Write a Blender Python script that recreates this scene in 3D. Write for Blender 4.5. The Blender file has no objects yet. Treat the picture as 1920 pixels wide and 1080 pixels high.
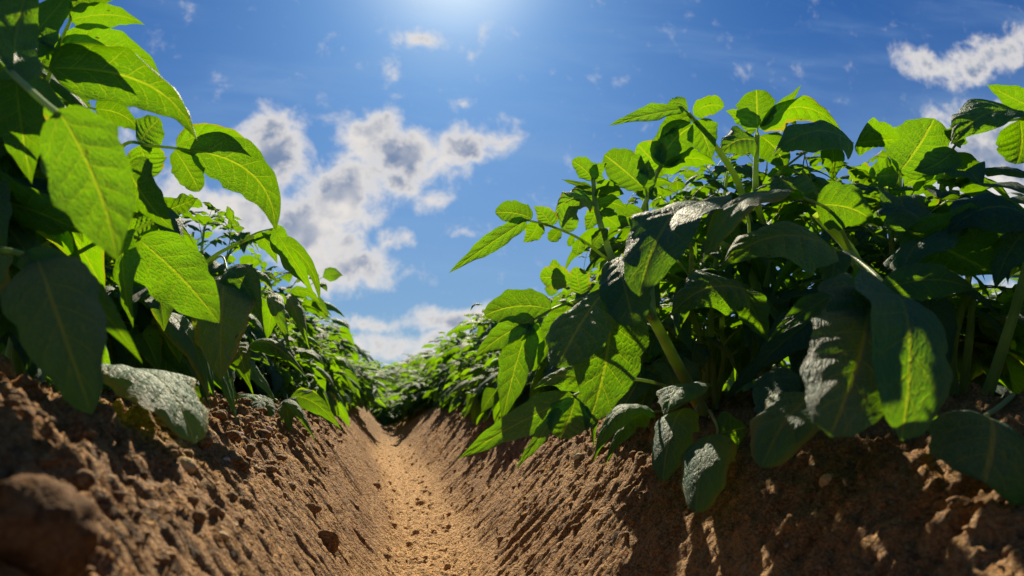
import bpy, math, random
import numpy as np
from mathutils import Vector, Matrix

# ------------------------------------------------------------------ camera
S = bpy.context.scene
W0, H0, FPX = 1920.0, 1080.0, 1280.0
PITCH, YAW = math.atan(195/FPX), 0.2019
CAM = np.array([-0.08, 0.0, 0.23])
F = np.array([math.sin(YAW)*math.cos(PITCH), math.cos(YAW)*math.cos(PITCH), math.sin(PITCH)])
R = np.array([math.cos(YAW), -math.sin(YAW), 0.0])
U = np.cross(R, F)
cd = bpy.data.cameras.new('camera'); cam = bpy.data.objects.new('camera', cd)
S.collection.objects.link(cam); S.camera = cam
cam.matrix_world = Matrix(((R[0], U[0], -F[0], CAM[0]), (R[1], U[1], -F[1], CAM[1]), (R[2], U[2], -F[2], CAM[2]), (0, 0, 0, 1)))
cd.sensor_width = 36; cd.lens = 24; cd.clip_start = 0.01; cd.clip_end = 5000
cd.dof.use_dof = True; cd.dof.focus_distance = 0.75; cd.dof.aperture_fstop = 9
S.view_settings.view_transform = 'Standard'; S.view_settings.look = 'None'
S.view_settings.exposure = 0.85; S.view_settings.gamma = 1

def at(x, y, d):
    "point at pixel (x, y) of the 1920x1080 photograph, d metres along the camera axis"
    return CAM + d*(F + R*(x-W0/2)/FPX - U*(y-H0/2)/FPX)
def proj(P):
    v = np.asarray(P)-CAM; d = v@F
    return W0/2+FPX*(v@R)/d, H0/2-FPX*(v@U)/d, d

# ------------------------------------------------------------------ sun and sky
sv = at(850, -110, 1)-CAM; sv /= np.linalg.norm(sv)
SUN_EL = math.asin(sv[2]); SUN_AZ = math.atan2(sv[0], sv[1])
sl = bpy.data.lights.new('sun', 'SUN'); sl.energy = 5.0; sl.angle = math.radians(0.53); sl.color = (1.0, 0.87, 0.63)
so = bpy.data.objects.new('sun', sl); S.collection.objects.link(so)
so.rotation_euler = Vector(sv).to_track_quat('Z', 'Y').to_euler()

class NT:
    "tiny node-tree helper"
    def __init__(s, nt): s.t = nt; s.t.nodes.clear()
    def n(s, typ, ins=None, **kw):
        nd = s.t.nodes.new(typ)
        for k, v in kw.items(): setattr(nd, k, v)
        for k, v in (ins or {}).items():
            if isinstance(v, bpy.types.NodeSocket): s.t.links.new(v, nd.inputs[k])
            else: nd.inputs[k].default_value = v
        return nd
    def m(s, op, a, b=0.0, c=None, clamp=False):
        d = {0: a, 1: b}
        if c is not None: d[2] = c
        return s.n('ShaderNodeMath', d, operation=op, use_clamp=clamp).outputs[0]
    def ramp(s, f, stops, interp='LINEAR'):
        nd = s.n('ShaderNodeValToRGB', {0: f}); nd.color_ramp.interpolation = interp
        e = nd.color_ramp.elements
        while len(e) < len(stops): e.new(0.5)
        for el, (p, c) in zip(e, stops):
            el.position = p; el.color = c if len(c) == 4 else (*c, 1)
        return nd.outputs[0]
    def mix(s, f, a, b, typ='MIX'):
        nd = s.n('ShaderNodeMix', data_type='RGBA', blend_type=typ)
        for i, v in ((0, f), (6, a), (7, b)):
            if isinstance(v, bpy.types.NodeSocket): s.t.links.new(v, nd.inputs[i])
            else: nd.inputs[i].default_value = v if i == 0 or len(v) == 4 else (*v, 1)
        return nd.outputs[2]
    def mr(s, v, a, b, c=0.0, d=1.0, smooth=True):
        return s.n('ShaderNodeMapRange', {0: v, 1: a, 2: b, 3: c, 4: d}, interpolation_type='SMOOTHSTEP' if smooth else 'LINEAR').outputs[0]

world = bpy.data.worlds.new('World'); S.world = world; world.use_nodes = True
w = NT(world.node_tree)
sky = w.n('ShaderNodeTexSky', sky_type='NISHITA', sun_disc=False, sun_elevation=SUN_EL, sun_rotation=SUN_AZ,
          altitude=100, air_density=1.0, dust_density=0.6, ozone_density=4.0)
geo = w.n('ShaderNodeTexCoord').outputs['Generated']
sep = w.n('ShaderNodeSeparateXYZ', {0: geo})
dy = w.m('MAXIMUM', w.m('ABSOLUTE', sep.outputs[1]), 0.15)
PX = w.m('DIVIDE', sep.outputs[0], dy); PZ = w.m('DIVIDE', w.m('ABSOLUTE', sep.outputs[2]), dy)
P = w.n('ShaderNodeCombineXYZ', {0: PX, 1: PZ, 2: 0.0}).outputs[0]
warp = w.n('ShaderNodeTexNoise', {'Vector': P, 'Scale': 14.0, 'Detail': 5.0, 'Roughness': 0.6})
wv = w.n('ShaderNodeVectorMath', {0: warp.outputs['Color'], 1: (0.5, 0.5, 0.5)}, operation='SUBTRACT').outputs[0]
wv = w.n('ShaderNodeVectorMath', {0: wv, 3: 0.055}, operation='SCALE').outputs[0]
PW = w.n('ShaderNodeVectorMath', {0: P, 1: wv}, operation='ADD').outputs[0]
def dirxz(x, y):
    v = at(x, y, 1)-CAM; return v[0]/v[1], v[2]/v[1]
# cloud banks: pixel centre, half sizes, tilt, weight (all turned into sky directions)
CLOUDS = [(690, 250, 65, 42, 0, .95), (760, 290, 90, 42, 12, 1.1), (860, 275, 80, 34, -10, .95), (940, 275, 60, 20, -25, .6), (640, 370, 110, 60, -35, 1.15),
          (740, 335, 70, 38, 0, .85), (570, 430, 80, 60, -20, 1.2), (650, 500, 90, 40, 0, 1.05), (590, 520, 60, 30, 0, .8), (620, 440, 70, 38, 10, .9), (730, 450, 45, 17, -10, .7),
          (810, 375, 55, 22, -30, .68), (790, 75, 60, 24, -5, .7), (905, 65, 14, 34, 10, .5), (880, 112, 14, 14, 0, .5), (740, 148, 24, 36, 0, .5), (870, 195, 32, 16, -20, .55),
          (965, 222, 26, 20, 0, .5), (500, 290, 62, 75, 20, 1.1), (440, 400, 110, 45, 0, 1.0), (330, 360, 60, 36, 0, .85), (865, 436, 26, 12, 0, .45),
          (850, 600, 110, 26, -5, .9), (700, 610, 130, 20, 0, .7), (800, 650, 190, 26, -3, .85), (660, 650, 90, 22, 5, .7), (730, 690, 170, 14, 0, .5),
          (1850, 110, 105, 30, -20, .95), (1740, 125, 62, 30, 15, .8), (1910, 75, 40, 30, -30, .7), (1880, 290, 130, 75, 0, 1.2), (1880, 370, 160, 50, 0, 1.0), (1780, 250, 30, 20, 0, .6),
          (1500, 400, 120, 40, 0, .7), (1300, 360, 60, 22, 0, .6), (1850, 590, 220, 50, 0, .9), (1300, 650, 200, 40, 0, .8), (1100, 700, 260, 20, 0, .6),
          (150, 250, 90, 40, 0, .6), (20, 420, 120, 60, 0, .9), (60, 650, 160, 50, 0, .8), (400, 6, 90, 14, 0, .32)]
acc = None
for (cx, cy, rx, ry, tilt, wt) in CLOUDS:
    X, Z = dirxz(cx, cy)
    a = dirxz(cx+rx, cy); b = dirxz(cx, cy-ry)
    sx = abs(a[0]-X)*1.62; sz = abs(b[1]-Z)*1.75
    mp = w.n('ShaderNodeMapping', {'Vector': PW, 'Location': (X, Z, 0), 'Rotation': (0, 0, math.radians(-tilt)), 'Scale': (sx, sz, 1)}, vector_type='TEXTURE')
    g = w.n('ShaderNodeTexGradient', {0: mp.outputs[0]}, gradient_type='SPHERICAL').outputs['Fac']
    g = w.m('MULTIPLY', w.m('POWER', g, 0.8), wt)
    acc = g if acc is None else w.m('MAXIMUM', acc, g) if len(CLOUDS) > 400 else w.n('ShaderNodeMath', {0: acc, 1: g, 2: 0.18}, operation='SMOOTH_MAX').outputs[0]
n1 = w.n('ShaderNodeTexNoise', {'Vector': P, 'Scale': 19.0, 'Detail': 10.0, 'Roughness': 0.66, 'Distortion': 0.25}).outputs[0]
n2 = w.n('ShaderNodeTexNoise', {'Vector': P, 'Scale': 6.0, 'Detail': 4.0}).outputs[0]
dens = w.m('ADD', acc, w.m('MULTIPLY', w.m('SUBTRACT', n1, 0.5), 1.5))
cov = w.mr(dens, 0.22, 0.80)
n2 = w.n('ShaderNodeTexNoise', {'Vector': PW, 'Scale': 8.5, 'Detail': 3.0, 'Roughness': 0.5}).outputs[0]
thick = w.m('MULTIPLY', w.mr(dens, 0.58, 1.0), w.mr(n2, 0.34, 0.57))
n3 = w.n('ShaderNodeTexNoise', {'Vector': P, 'Scale': 22.0, 'Detail': 6.0}).outputs[0]
ccol = w.mix(w.m('MULTIPLY', thick, w.mr(n3, 0.25, 0.6, 0.6, 0.95)), (8.9, 8.5, 8.1), (1.7, 2.6, 4.4))
# thin cirrus veil
mp = w.n('ShaderNodeMapping', {'Vector': P, 'Scale': (1.4, 7.0, 1)})
cir = w.mr(w.n('ShaderNodeTexNoise', {'Vector': mp.outputs[0], 'Scale': 2.2, 'Detail': 7.0, 'Roughness': 0.55, 'Distortion': 0.4}).outputs[0], 0.42, 0.8)
skyc = w.n('ShaderNodeHueSaturation', {'Color': sky.outputs[0], 'Saturation': 1.2, 'Value': 1.0}).outputs[0]
skyc = w.mix(1.0, skyc, (0.15, 0.42, 0.72), 'MULTIPLY')
low = w.mr(w.m('ABSOLUTE', sep.outputs[2]), 0.0, 0.55, 1, 0)
skyc = w.mix(w.m('MULTIPLY', low, 0.75), skyc, (3.1, 4.8, 6.8))
sd = w.m('SUBTRACT', 1.0, w.n('ShaderNodeVectorMath', {0: w.n('ShaderNodeVectorMath', {0: geo}, operation='NORMALIZE').outputs[0], 1: tuple(sv)}, operation='DOT_PRODUCT').outputs['Value'])
ga1 = w.m('EXPONENT', w.m('MULTIPLY', sd, -230.0)); ga2 = w.m('EXPONENT', w.m('MULTIPLY', sd, -28.0))
skyc = w.mix(w.m('ADD', w.m('MULTIPLY', ga1, .9), w.m('MULTIPLY', ga2, .13), clamp=True), skyc, (10.0, 11.4, 12.4))
skyc = w.mix(w.m('MULTIPLY', cir, 0.26), skyc, (3.6, 5.4, 7.8))
skyc = w.mix(cov, skyc, ccol)
bg = w.n('ShaderNodeBackground', {'Color': skyc, 'Strength': 0.05})
w.n('ShaderNodeOutputWorld', {0: bg.outputs[0]})

# ------------------------------------------------------------------ helpers
C = S.collection
def mesh_obj(name, V, Fc, mat, parent=None, uv=None, smooth=True, me=None):
    if me is None: me = make_mesh(name, V, Fc, mat, uv, smooth)
    o = bpy.data.objects.new(name, me); C.objects.link(o)
    if parent: o.parent = parent
    return o
def make_mesh(name, V, Fc, mat, uv=None, smooth=True):
    V = np.asarray(V, dtype=np.float32); me = bpy.data.meshes.new(name)
    Fc = np.asarray(Fc, dtype=np.int32); k = Fc.shape[1]
    me.vertices.add(len(V)); me.vertices.foreach_set('co', V.ravel())
    me.loops.add(Fc.size); me.loops.foreach_set('vertex_index', Fc.ravel())
    me.polygons.add(len(Fc)); me.polygons.foreach_set('loop_start', np.arange(0, Fc.size, k, dtype=np.int32))
    me.update(calc_edges=True)
    if uv is not None:
        l = me.uv_layers.new(name='UVMap'); l.data.foreach_set('uv', np.asarray(uv, dtype=np.float32)[Fc.ravel()].ravel())
    me.polygons.foreach_set('use_smooth', np.full(len(Fc), smooth))
    me.validate(); me.materials.append(mat); return me
def empty(name, loc):
    o = bpy.data.objects.new(name, None); C.objects.link(o); o.location = loc; o.empty_display_size = 0.02; return o
def tag(o, label=None, cat=None, group=None, kind=None):
    for k, v in (('label', label), ('category', cat), ('group', group), ('kind', kind)):
        if v: o[k] = v
    return o

_perm = np.random.RandomState(7).permutation(4096)
def _h(ix, iy): return _perm[(_perm[ix & 4095]+iy) & 4095]
def noise(x, y):
    ix, iy = np.floor(x).astype(int), np.floor(y).astype(int); fx, fy = x-ix, y-iy
    u, v = fx*fx*fx*(fx*(fx*6-15)+10), fy*fy*fy*(fy*(fy*6-15)+10)
    def g(i, j):
        a = _h(ix+i, iy+j)*(2*math.pi/4096); return np.cos(a)*(fx-i)+np.sin(a)*(fy-j)
    return 1.5*((g(0, 0)*(1-u)+g(1, 0)*u)*(1-v)+(g(0, 1)*(1-u)+g(1, 1)*u)*v)
def fbm(x, y, o=4, r=0.5):
    s = 0; a = 1
    for k in range(o): s = s+a*noise(x*2**k+17.3*k, y*2**k+9.1*k); a *= r
    return s
def domes(x, y, prob=0.5, rmin=.2, rmax=.5):
    "lumps: rounded caps scattered one per unit cell"
    ix, iy = np.floor(x).astype(int), np.floor(y).astype(int); out = np.zeros_like(x)
    for i in (-1, 0, 1):
        for j in (-1, 0, 1):
            h = _h(ix+i, iy+j); a = h/4096.; b = _h(ix+i+57, iy+j+91)/4096.; c = _h(ix+i+211, iy+j+5)/4096.
            r = rmin+(rmax-rmin)*c**1.5
            d2 = (x-ix-i-a)**2+(y-iy-j-b)**2*(0.7+0.6*a)
            out = np.maximum(out, np.where(b*7 % 1 < prob, np.sqrt(np.maximum(r*r-d2, 0)), 0))
    return out
sstep = lambda t: np.clip(t, 0, 1)**2*(3-2*np.clip(t, 0, 1))

# ------------------------------------------------------------------ soil
SP = 0.84                                        # ridge spacing
def base_h(x, y):
    xr = (x+SP/2) % SP-SP/2
    fr = x-xr                                   # which furrow
    a = np.abs(xr+0.008*np.sin(y*3.1+fr)+0.006*np.sin(y*9))
    left = xr < 0
    w1 = np.where(left, 0.235, 0.30)
    f0 = np.where(left, .018, .030)
    t = (a-f0)/(w1-f0)
    z = 0.195*sstep(t)**0.8
    z = z+0.018*sstep((a-w1*0.9)/0.12)
    bump = np.exp(-((x+0.33)/0.13)**2-((y-0.36)/0.22)**2)*0.035
    rise = .085*sstep((y-2.5)/1.3)*(1-sstep((a-.05)/.25))*(np.abs(x) < SP/2)
    return z+bump+rise
def height(x, y):
    z = base_h(x, y); xr = (x+SP/2) % SP-SP/2; a = np.abs(xr)
    bank = sstep((a-0.05)/0.05)*(1-sstep((a-0.27)/0.12)); up = sstep((a-0.12)/0.14); fl = 1-sstep((a-0.04)/0.04)
    rough = np.where(xr < 0, 1.0, 0.75)*(0.5+0.9*up)
    wx = 0.02*noise(x*9, y*9)
    z = z+0.006*fbm(x*9, y*9, 3)*(0.4+up)
    st = fbm(x*7+wx*30+y*3.0, y*75+x*8*np.sign(xr), 3, .6)
    z = z+0.0060*bank*st*(0.55+0.7*noise(x*14+5, y*14))*np.where(xr < 0, 1.0, 1.25)
    st2 = fbm(x*22, y*160, 2, .6); z = z+0.0020*bank*st2
    z = z+0.0046*rough*fbm(x*60, y*60, 4, .65)+0.010*up*(np.where(xr < 0, 1.0, .6))*(1-np.abs(fbm(x*30+9, y*30, 3, .6)))**2
    z = z+0.030*up*domes(x*22, y*22, .55, .15, .42)*np.where(xr < 0, 1.0, .55)*(0.6+fbm(x*6, y*6, 2))
    z = z+0.017*(0.08+up)*domes(x*55+3, y*55, .6, .15, .45)*(0.7+noise(x*12, y*12))
    z = z+0.0065*domes(x*130, y*130+8, .5, .15, .45)*(0.2+0.8*up)
    z = z+0.0030*fl*fbm(x*110, y*110, 3, .7)+0.0015*fl*domes(x*90, y*90, .4, .1, .45)
    z = z+0.0016*fbm(x*150+3, y*150, 2, .7)
    return z
def axis(segs):
    out = []
    for a, b, s in segs: out += list(np.arange(a, b, s))
    return np.array(out+[segs[-1][1]])
xs = axis([(-3.4, -1.2, .08), (-1.2, -.6, .012), (-.6, -.45, .005), (-.45, .55, .0026), (.55, .9, .006), (.9, 1.4, .02), (1.4, 4.6, .08)])
ysl = [-.3]
while ysl[-1] < 14: ysl.append(ysl[-1]+(0.012 if ysl[-1] < .1 else max(.0024, .0024*ysl[-1]/.75 if ysl[-1] < 3 else .02+.03*(ysl[-1]-3))))
ys = np.array(ysl)
def grid(xs, ys, fn):
    X, Y = np.meshgrid(xs, ys); Z = fn(X, Y); V = np.stack([X, Y, Z], -1).reshape(-1, 3)
    nx, ny = len(xs), len(ys); i = np.arange(nx-1)[None, :]+nx*np.arange(ny-1)[:, None]; i = i.ravel()
    return V, np.stack([i, i+1, i+nx+1, i+nx], 1)

def soil_material():
    m = bpy.data.materials.new('sandy_loam'); m.use_nodes = True; t = NT(m.node_tree)
    pos = t.n('ShaderNodeNewGeometry').outputs['Position']
    a = t.n('ShaderNodeTexNoise', {'Vector': pos, 'Scale': 9.0, 'Detail': 8.0, 'Roughness': .65}).outputs[0]
    b = t.n('ShaderNodeTexNoise', {'Vector': pos, 'Scale': 420.0, 'Detail': 4.0, 'Roughness': .7}).outputs[0]
    c = t.n('ShaderNodeTexVoronoi', {'Vector': pos, 'Scale': 330.0, 'Randomness': 1.0})
    col = t.ramp(a, [(.3, (.14, .058, .020)), (.5, (.26, .120, .042)), (.7, (.40, .215, .080))])
    col = t.mix(t.mr(b, .38, .7, 0, .65), col, (.58, .37, .17))
    col = t.mix(t.mr(c.outputs['Color'], .86, .95, 0, .7), col, (.10, .062, .038))
    col = t.mix(t.mr(t.n('ShaderNodeTexNoise', {'Vector': pos, 'Scale': 170.0, 'Detail': 2.0}).outputs[0], .66, .74, 0, .55), col, (.55, .43, .30))
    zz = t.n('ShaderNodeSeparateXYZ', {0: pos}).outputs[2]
    col = t.mix(t.m('MULTIPLY', t.mr(t.m('ADD', zz, t.m('MULTIPLY', a, .03)), .015, .065, 1, 0), .75), col, t.mix(b, (.34, .178, .066), (.84, .51, .22)))  # paler sand on the low floor, some sunlit brightness put into its colour
    hgt = t.m('ADD', t.m('MULTIPLY', b, .6), t.m('MULTIPLY', t.n('ShaderNodeTexNoise', {'Vector': pos, 'Scale': 140.0, 'Detail': 6.0, 'Roughness': .7}).outputs[0], 1.0))
    wp = t.n('ShaderNodeVectorMath', {0: pos, 1: t.n('ShaderNodeVectorMath', {0: t.n('ShaderNodeTexNoise', {'Vector': pos, 'Scale': 90.0, 'Detail': 3.0}).outputs['Color'], 3: .012}, operation='SCALE').outputs[0]}, operation='ADD').outputs[0]
    v1 = t.n('ShaderNodeTexVoronoi', {'Vector': wp, 'Scale': 150.0, 'Randomness': 1.0}).outputs['Distance']
    v2 = t.n('ShaderNodeTexVoronoi', {'Vector': wp, 'Scale': 380.0, 'Randomness': 1.0}).outputs['Distance']
    hgt = t.m('SUBTRACT', t.m('SUBTRACT', hgt, t.m('MULTIPLY', v1, .9)), t.m('MULTIPLY', v2, .5))
    bm = t.n('ShaderNodeBump', {'Height': hgt, 'Distance': .006, 'Strength': 1.0})
    p = t.n('ShaderNodeBsdfPrincipled', {'Base Color': col, 'Roughness': .88, 'Specular IOR Level': .25, 'Normal': bm.outputs[0]})
    t.n('ShaderNodeOutputMaterial', {0: p.outputs[0]}); return m
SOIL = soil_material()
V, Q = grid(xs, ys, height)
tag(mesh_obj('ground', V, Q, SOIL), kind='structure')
# field ground out to the horizon
def crop_ground_mat():
    m = bpy.data.materials.new('field_earth'); m.use_nodes = True; t = NT(m.node_tree)
    pos = t.n('ShaderNodeNewGeometry').outputs['Position']
    a = t.n('ShaderNodeTexNoise', {'Vector': pos, 'Scale': 1.5, 'Detail': 8.0}).outputs[0]
    col = t.ramp(a, [(.35, (.05, .095, .02)), (.6, (.09, .15, .03))])
    p = t.n('ShaderNodeBsdfPrincipled', {'Base Color': col, 'Roughness': .9})
    t.n('ShaderNodeOutputMaterial', {0: p.outputs[0]}); return m
V, Q = grid(np.linspace(-900, 900, 60), np.array([-40, -.2, 2, 6, 14, 30, 60, 110, 180, 400, 900]), lambda X, Y: -0.12+0*X+0.002*np.sin(X*.3+Y))
tag(mesh_obj('field', V, Q, crop_ground_mat()), kind='structure')

# ------------------------------------------------------------------ leaf materials
def leaf_mat(name, top, deep, trans, vein, tw=.42, rough=.42):
    m = bpy.data.materials.new(name); m.use_nodes = True; t = NT(m.node_tree)
    uv = t.n('ShaderNodeUVMap').outputs[0]; s = t.n('ShaderNodeSeparateXYZ', {0: uv})
    ident = t.m('FLOOR', s.outputs[0]); u = t.m('SUBTRACT', t.m('MULTIPLY', t.m('FRACT', s.outputs[0]), 2.0833), 1.0417); v = s.outputs[1]
    au = t.m('ABSOLUTE', u)
    # side veins sweep forward from the midrib
    ph = t.m('MULTIPLY', t.m('SUBTRACT', v, t.m('MULTIPLY', t.m('POWER', au, .85), .17)), 7.0)
    ph = t.m('ADD', ph, t.m('MULTIPLY', t.m('GREATER_THAN', u, 0.0), .4))
    fr = t.m('ABSOLUTE', t.m('SUBTRACT', t.m('FRACT', ph), .5))     # .5 at a vein
    sv_ = t.mr(fr, .455, .492); sv_ = t.m('MULTIPLY', sv_, t.mr(au, .95, .4, 0, 1))
    mid = t.mr(au, t.m('ADD', .008, t.m('MULTIPLY', v, .02)), t.m('ADD', .042, t.m('MULTIPLY', v, .04)), 1, 0)
    cv = t.n('ShaderNodeCombineXYZ', {0: t.m('MULTIPLY', u, .55), 1: v, 2: ident}).outputs[0]
    vo = t.n('ShaderNodeTexVoronoi', {'Vector': cv, 'Scale': 17.0}, feature='DISTANCE_TO_EDGE').outputs[0]
    net = t.mr(vo, .0, .07, 1, 0)
    vor2 = t.n('ShaderNodeTexVoronoi', {'Vector': cv, 'Scale': 42.0}, feature='DISTANCE_TO_EDGE').outputs[0]
    veins = t.m('MAXIMUM', t.m('MAXIMUM', mid, t.m('MULTIPLY', sv_, .8)), t.m('MULTIPLY', net, .42))
    rnd = t.n('ShaderNodeTexWhiteNoise', {'W': ident}, noise_dimensions='1D').outputs['Value']
    ob = t.n('ShaderNodeObjectInfo').outputs['Random']
    rr = t.m('FRACT', t.m('ADD', rnd, ob))
    blot = t.n('ShaderNodeTexNoise', {'Vector': cv, 'Scale': 3.2, 'Detail': 5.0}).outputs[0]
    k = t.m('ADD', t.m('MULTIPLY', rr, .6), t.m('MULTIPLY', blot, .5), clamp=True)
    col = t.mix(k, deep, top)
    col = t.mix(t.m('MULTIPLY', veins, .55), col, vein)
    tc = t.mix(k, tuple(c*.38 for c in trans), tuple(min(1, c*q) for c, q in zip(trans, (1.25, 1.12, 1.0))))
    tc = t.mix(t.m('MULTIPLY', veins, .8), tc, (.78, 1.0, .02))
    spots = t.mr(t.n('ShaderNodeTexNoise', {'Vector': cv, 'Scale': 26.0, 'Detail': 2.0}).outputs[0], .72, .76)
    tc = t.mix(t.m('MULTIPLY', spots, .6), tc, (.12, .09, .01))
    old = t.m('MULTIPLY', t.mr(rr, .80, .9), t.mr(t.m('ADD', au, t.m('MULTIPLY', blot, .9)), 1.15, 1.45))
    col = t.mix(t.m('MULTIPLY', old, .8), col, (.22, .19, .03)); tc = t.mix(t.m('MULTIPLY', old, .8), tc, (.75, .62, .02))
    nec = t.m('MULTIPLY', t.mr(t.n('ShaderNodeTexNoise', {'Vector': cv, 'Scale': 9.0, 'Detail': 3.0}).outputs[0], .70, .735), t.mr(rr, .45, .5))
    col = t.mix(nec, col, (.10, .055, .02)); tc = t.mix(nec, tc, (.10, .05, .01))
    h = t.m('ADD', t.m('MULTIPLY', t.m('SUBTRACT', 1.0, t.m('MAXIMUM', mid, sv_)), .8), t.m('MULTIPLY', t.mr(vo, 0, .2), .55))
    h = t.m('ADD', h, t.m('MULTIPLY', t.mr(vor2, 0, .15), .25))
    bm = t.n('ShaderNodeBump', {'Height': h, 'Distance': .0016, 'Strength': .8})
    p = t.n('ShaderNodeBsdfPrincipled', {'Base Color': col, 'Roughness': rough, 'Specular IOR Level': .25, 'Normal': bm.outputs[0]})
    tr = t.n('ShaderNodeBsdfTranslucent', {'Color': tc, 'Normal': bm.outputs[0]})
    ms = t.n('ShaderNodeMixShader', {0: tw, 1: p.outputs[0], 2: tr.outputs[0]})
    t.n('ShaderNodeOutputMaterial', {0: ms.outputs[0]}); return m
LEAF = leaf_mat('potato_leaf', (.028, .118, .088), (.012, .066, .060), (.32, .82, .0), (.07, .16, .06), tw=.33, rough=.6)
def stem_mat():
    m = bpy.data.materials.new('potato_stem'); m.use_nodes = True; t = NT(m.node_tree)
    pos = t.n('ShaderNodeNewGeometry').outputs['Position']
    a = t.n('ShaderNodeTexNoise', {'Vector': pos, 'Scale': 30.0, 'Detail': 5.0}).outputs[0]
    z = t.mr(t.n('ShaderNodeSeparateXYZ', {0: pos}).outputs[2], .19, .30)
    col = t.mix(t.mr(a, .35, .65), (.16, .27, .04), (.30, .43, .08))
    col = t.mix(t.m('MULTIPLY', t.m('SUBTRACT', 1.0, z), .6), col, (.20, .13, .06))
    f = t.n('ShaderNodeTexNoise', {'Vector': pos, 'Scale': 500.0, 'Detail': 3.0}).outputs[0]
    bm = t.n('ShaderNodeBump', {'Height': f, 'Distance': .0008, 'Strength': .6})
    p = t.n('ShaderNodeBsdfPrincipled', {'Base Color': col, 'Roughness': .5, 'Sheen Weight': .3, 'Normal': bm.outputs[0]})
    tr = t.n('ShaderNodeBsdfTranslucent', {'Color': (.55, .75, .05, 1)})
    ms = t.n('ShaderNodeMixShader', {0: .35, 1: p.outputs[0], 2: tr.outputs[0]})
    t.n('ShaderNodeOutputMaterial', {0: ms.outputs[0]}); return m
STEM = stem_mat()

# ------------------------------------------------------------------ leaf geometry
nrm = lambda v: v/max(1e-9, np.linalg.norm(v))
def shape(v, a=.5, b=.95):
    b = b+.22; s = np.maximum(v, 0)**a*np.maximum(1-v, 0)**b; m = a/(a+b)
    return s/(m**a*(1-m)**b)
class Bag:
    "collects leaf blades and tubes into one mesh"
    def __init__(s): s.V = []; s.F = []; s.UV = []; s.n = 0; s.ident = 0
    def add(s, V, Fc, UV):
        s.V.append(V); s.F.append(Fc+s.n); s.UV.append(UV); s.n += len(V)
    def mesh(s, name, mat=None):
        me = make_mesh(name, np.concatenate(s.V), np.concatenate(s.F), mat or LEAF, np.concatenate(s.UV)); return me
def blade(bag, p0, p1, pc, n0, W, rg, nu=6, nv=12, fold=.25, cup=.25, wave=.10, quilt=.035, a=.5, b=.95, twist=0.0):
    "leaf blade along the quadratic p0-pc-p1; n0 = upper-side normal; W = full width"
    v = np.linspace(0, 1, nv+1)**1.0; t3 = v[:, None]
    M = (1-t3)**2*p0+2*t3*(1-t3)*pc+t3**2*p1
    T = 2*(1-t3)*(pc-p0)+2*t3*(p1-pc); T /= np.linalg.norm(T, axis=1)[:, None]+1e-9
    Sd = np.cross(T, n0); Sd /= np.linalg.norm(Sd, axis=1)[:, None]+1e-9
    N = np.cross(Sd, T)
    if twist:
        an = (twist*(v-.3))[:, None]; Sd, N = Sd*np.cos(an)+N*np.sin(an), N*np.cos(an)-Sd*np.sin(an)
    u = np.linspace(-1, 1, 2*nu+1)
    asym = 1+.10*(rg.random()-.5)*np.sign(u)
    wv = W/2*shape(v, a, b)[:, None]*asym[None, :]
    wv = wv*(1+.05*np.sin(v*23+rg.random()*6)[:, None]*np.abs(u)[None, :]+.03*np.sin(v*41+rg.random()*6)[:, None])
    au = np.abs(u)[None, :]
    cupv = cup*(1+.4*(rg.random(2)-.5)[(u > 0).astype(int)])[None, :]
    ang = fold-cupv*2.2*au                      # local slope of each half
    side = u[None, :]*wv*np.cos(np.clip(ang, -1.5, 1.5)*.8)
    up = wv*(fold*au-cupv*1.1*au**2)
    f1, f2 = rg.uniform(9, 16), rg.uniform(9, 16); q1, q2 = rg.random(2)*6.3
    ph = np.where(u[None, :] < 0, np.sin(v[:, None]*f1+q1), np.sin(v[:, None]*f2+q2))
    up = up+wave*wv*ph*au**2
    vp = (v[:, None]-.17*au**.85)*7+np.where(u > 0, .4, 0)[None, :]
    up = up+quilt*W*(np.abs(np.sin(np.pi*(vp)))**.7-.5)*np.minimum(1, 3*au)*(1-au**3)*np.minimum(1, 6*(1-v))[:, None]*np.minimum(1, 8*v)[:, None]
    V = M[:, None, :]+Sd[:, None, :]*side[..., None]+N[:, None, :]*up[..., None]
    k = 2*nu+1; i = (np.arange(k-1)[None, :]+k*np.arange(nv)[:, None]).ravel()
    Fc = np.stack([i, i+1, i+k+1, i+k], 1)
    bag.ident += 1
    UVx = np.broadcast_to((u*.48+.5)[None, :]+bag.ident, (nv+1, k)); UVy = np.broadcast_to(v[:, None], (nv+1, k))
    bag.add(V.reshape(-1, 3), Fc, np.stack([UVx, UVy], -1).reshape(-1, 2))
def tube(bag, pts, r0, r1, k=7, sub=4, swell=None):
    P = catmull(np.array(pts, float), sub); n = len(P)
    T = np.gradient(P, axis=0); T /= np.linalg.norm(T, axis=1)[:, None]+1e-9
    ref = np.array([.31, .17, .93]); A = np.cross(T, ref); A /= np.linalg.norm(A, axis=1)[:, None]; B = np.cross(T, A)
    r = np.linspace(r0, r1, n)[:, None, None]
    an = np.linspace(0, 2*math.pi, k, endpoint=False)
    rad = (1+.12*np.cos(3*an))[None, :, None]
    V = P[:, None, :]+(A[:, None, :]*np.cos(an)[None, :, None]+B[:, None, :]*np.sin(an)[None, :, None])*r*rad
    i = np.arange(k)[None, :]+k*np.arange(n-1)[:, None]; j = (np.arange(k)+1) % k+k*np.arange(n-1)[:, None]
    Fc = np.stack([i.ravel(), j.ravel(), (j+k).ravel(), (i+k).ravel()], 1)
    bag.add(V.reshape(-1, 3), Fc, np.tile([[.5, .5]], (n*k, 1)))
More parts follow.
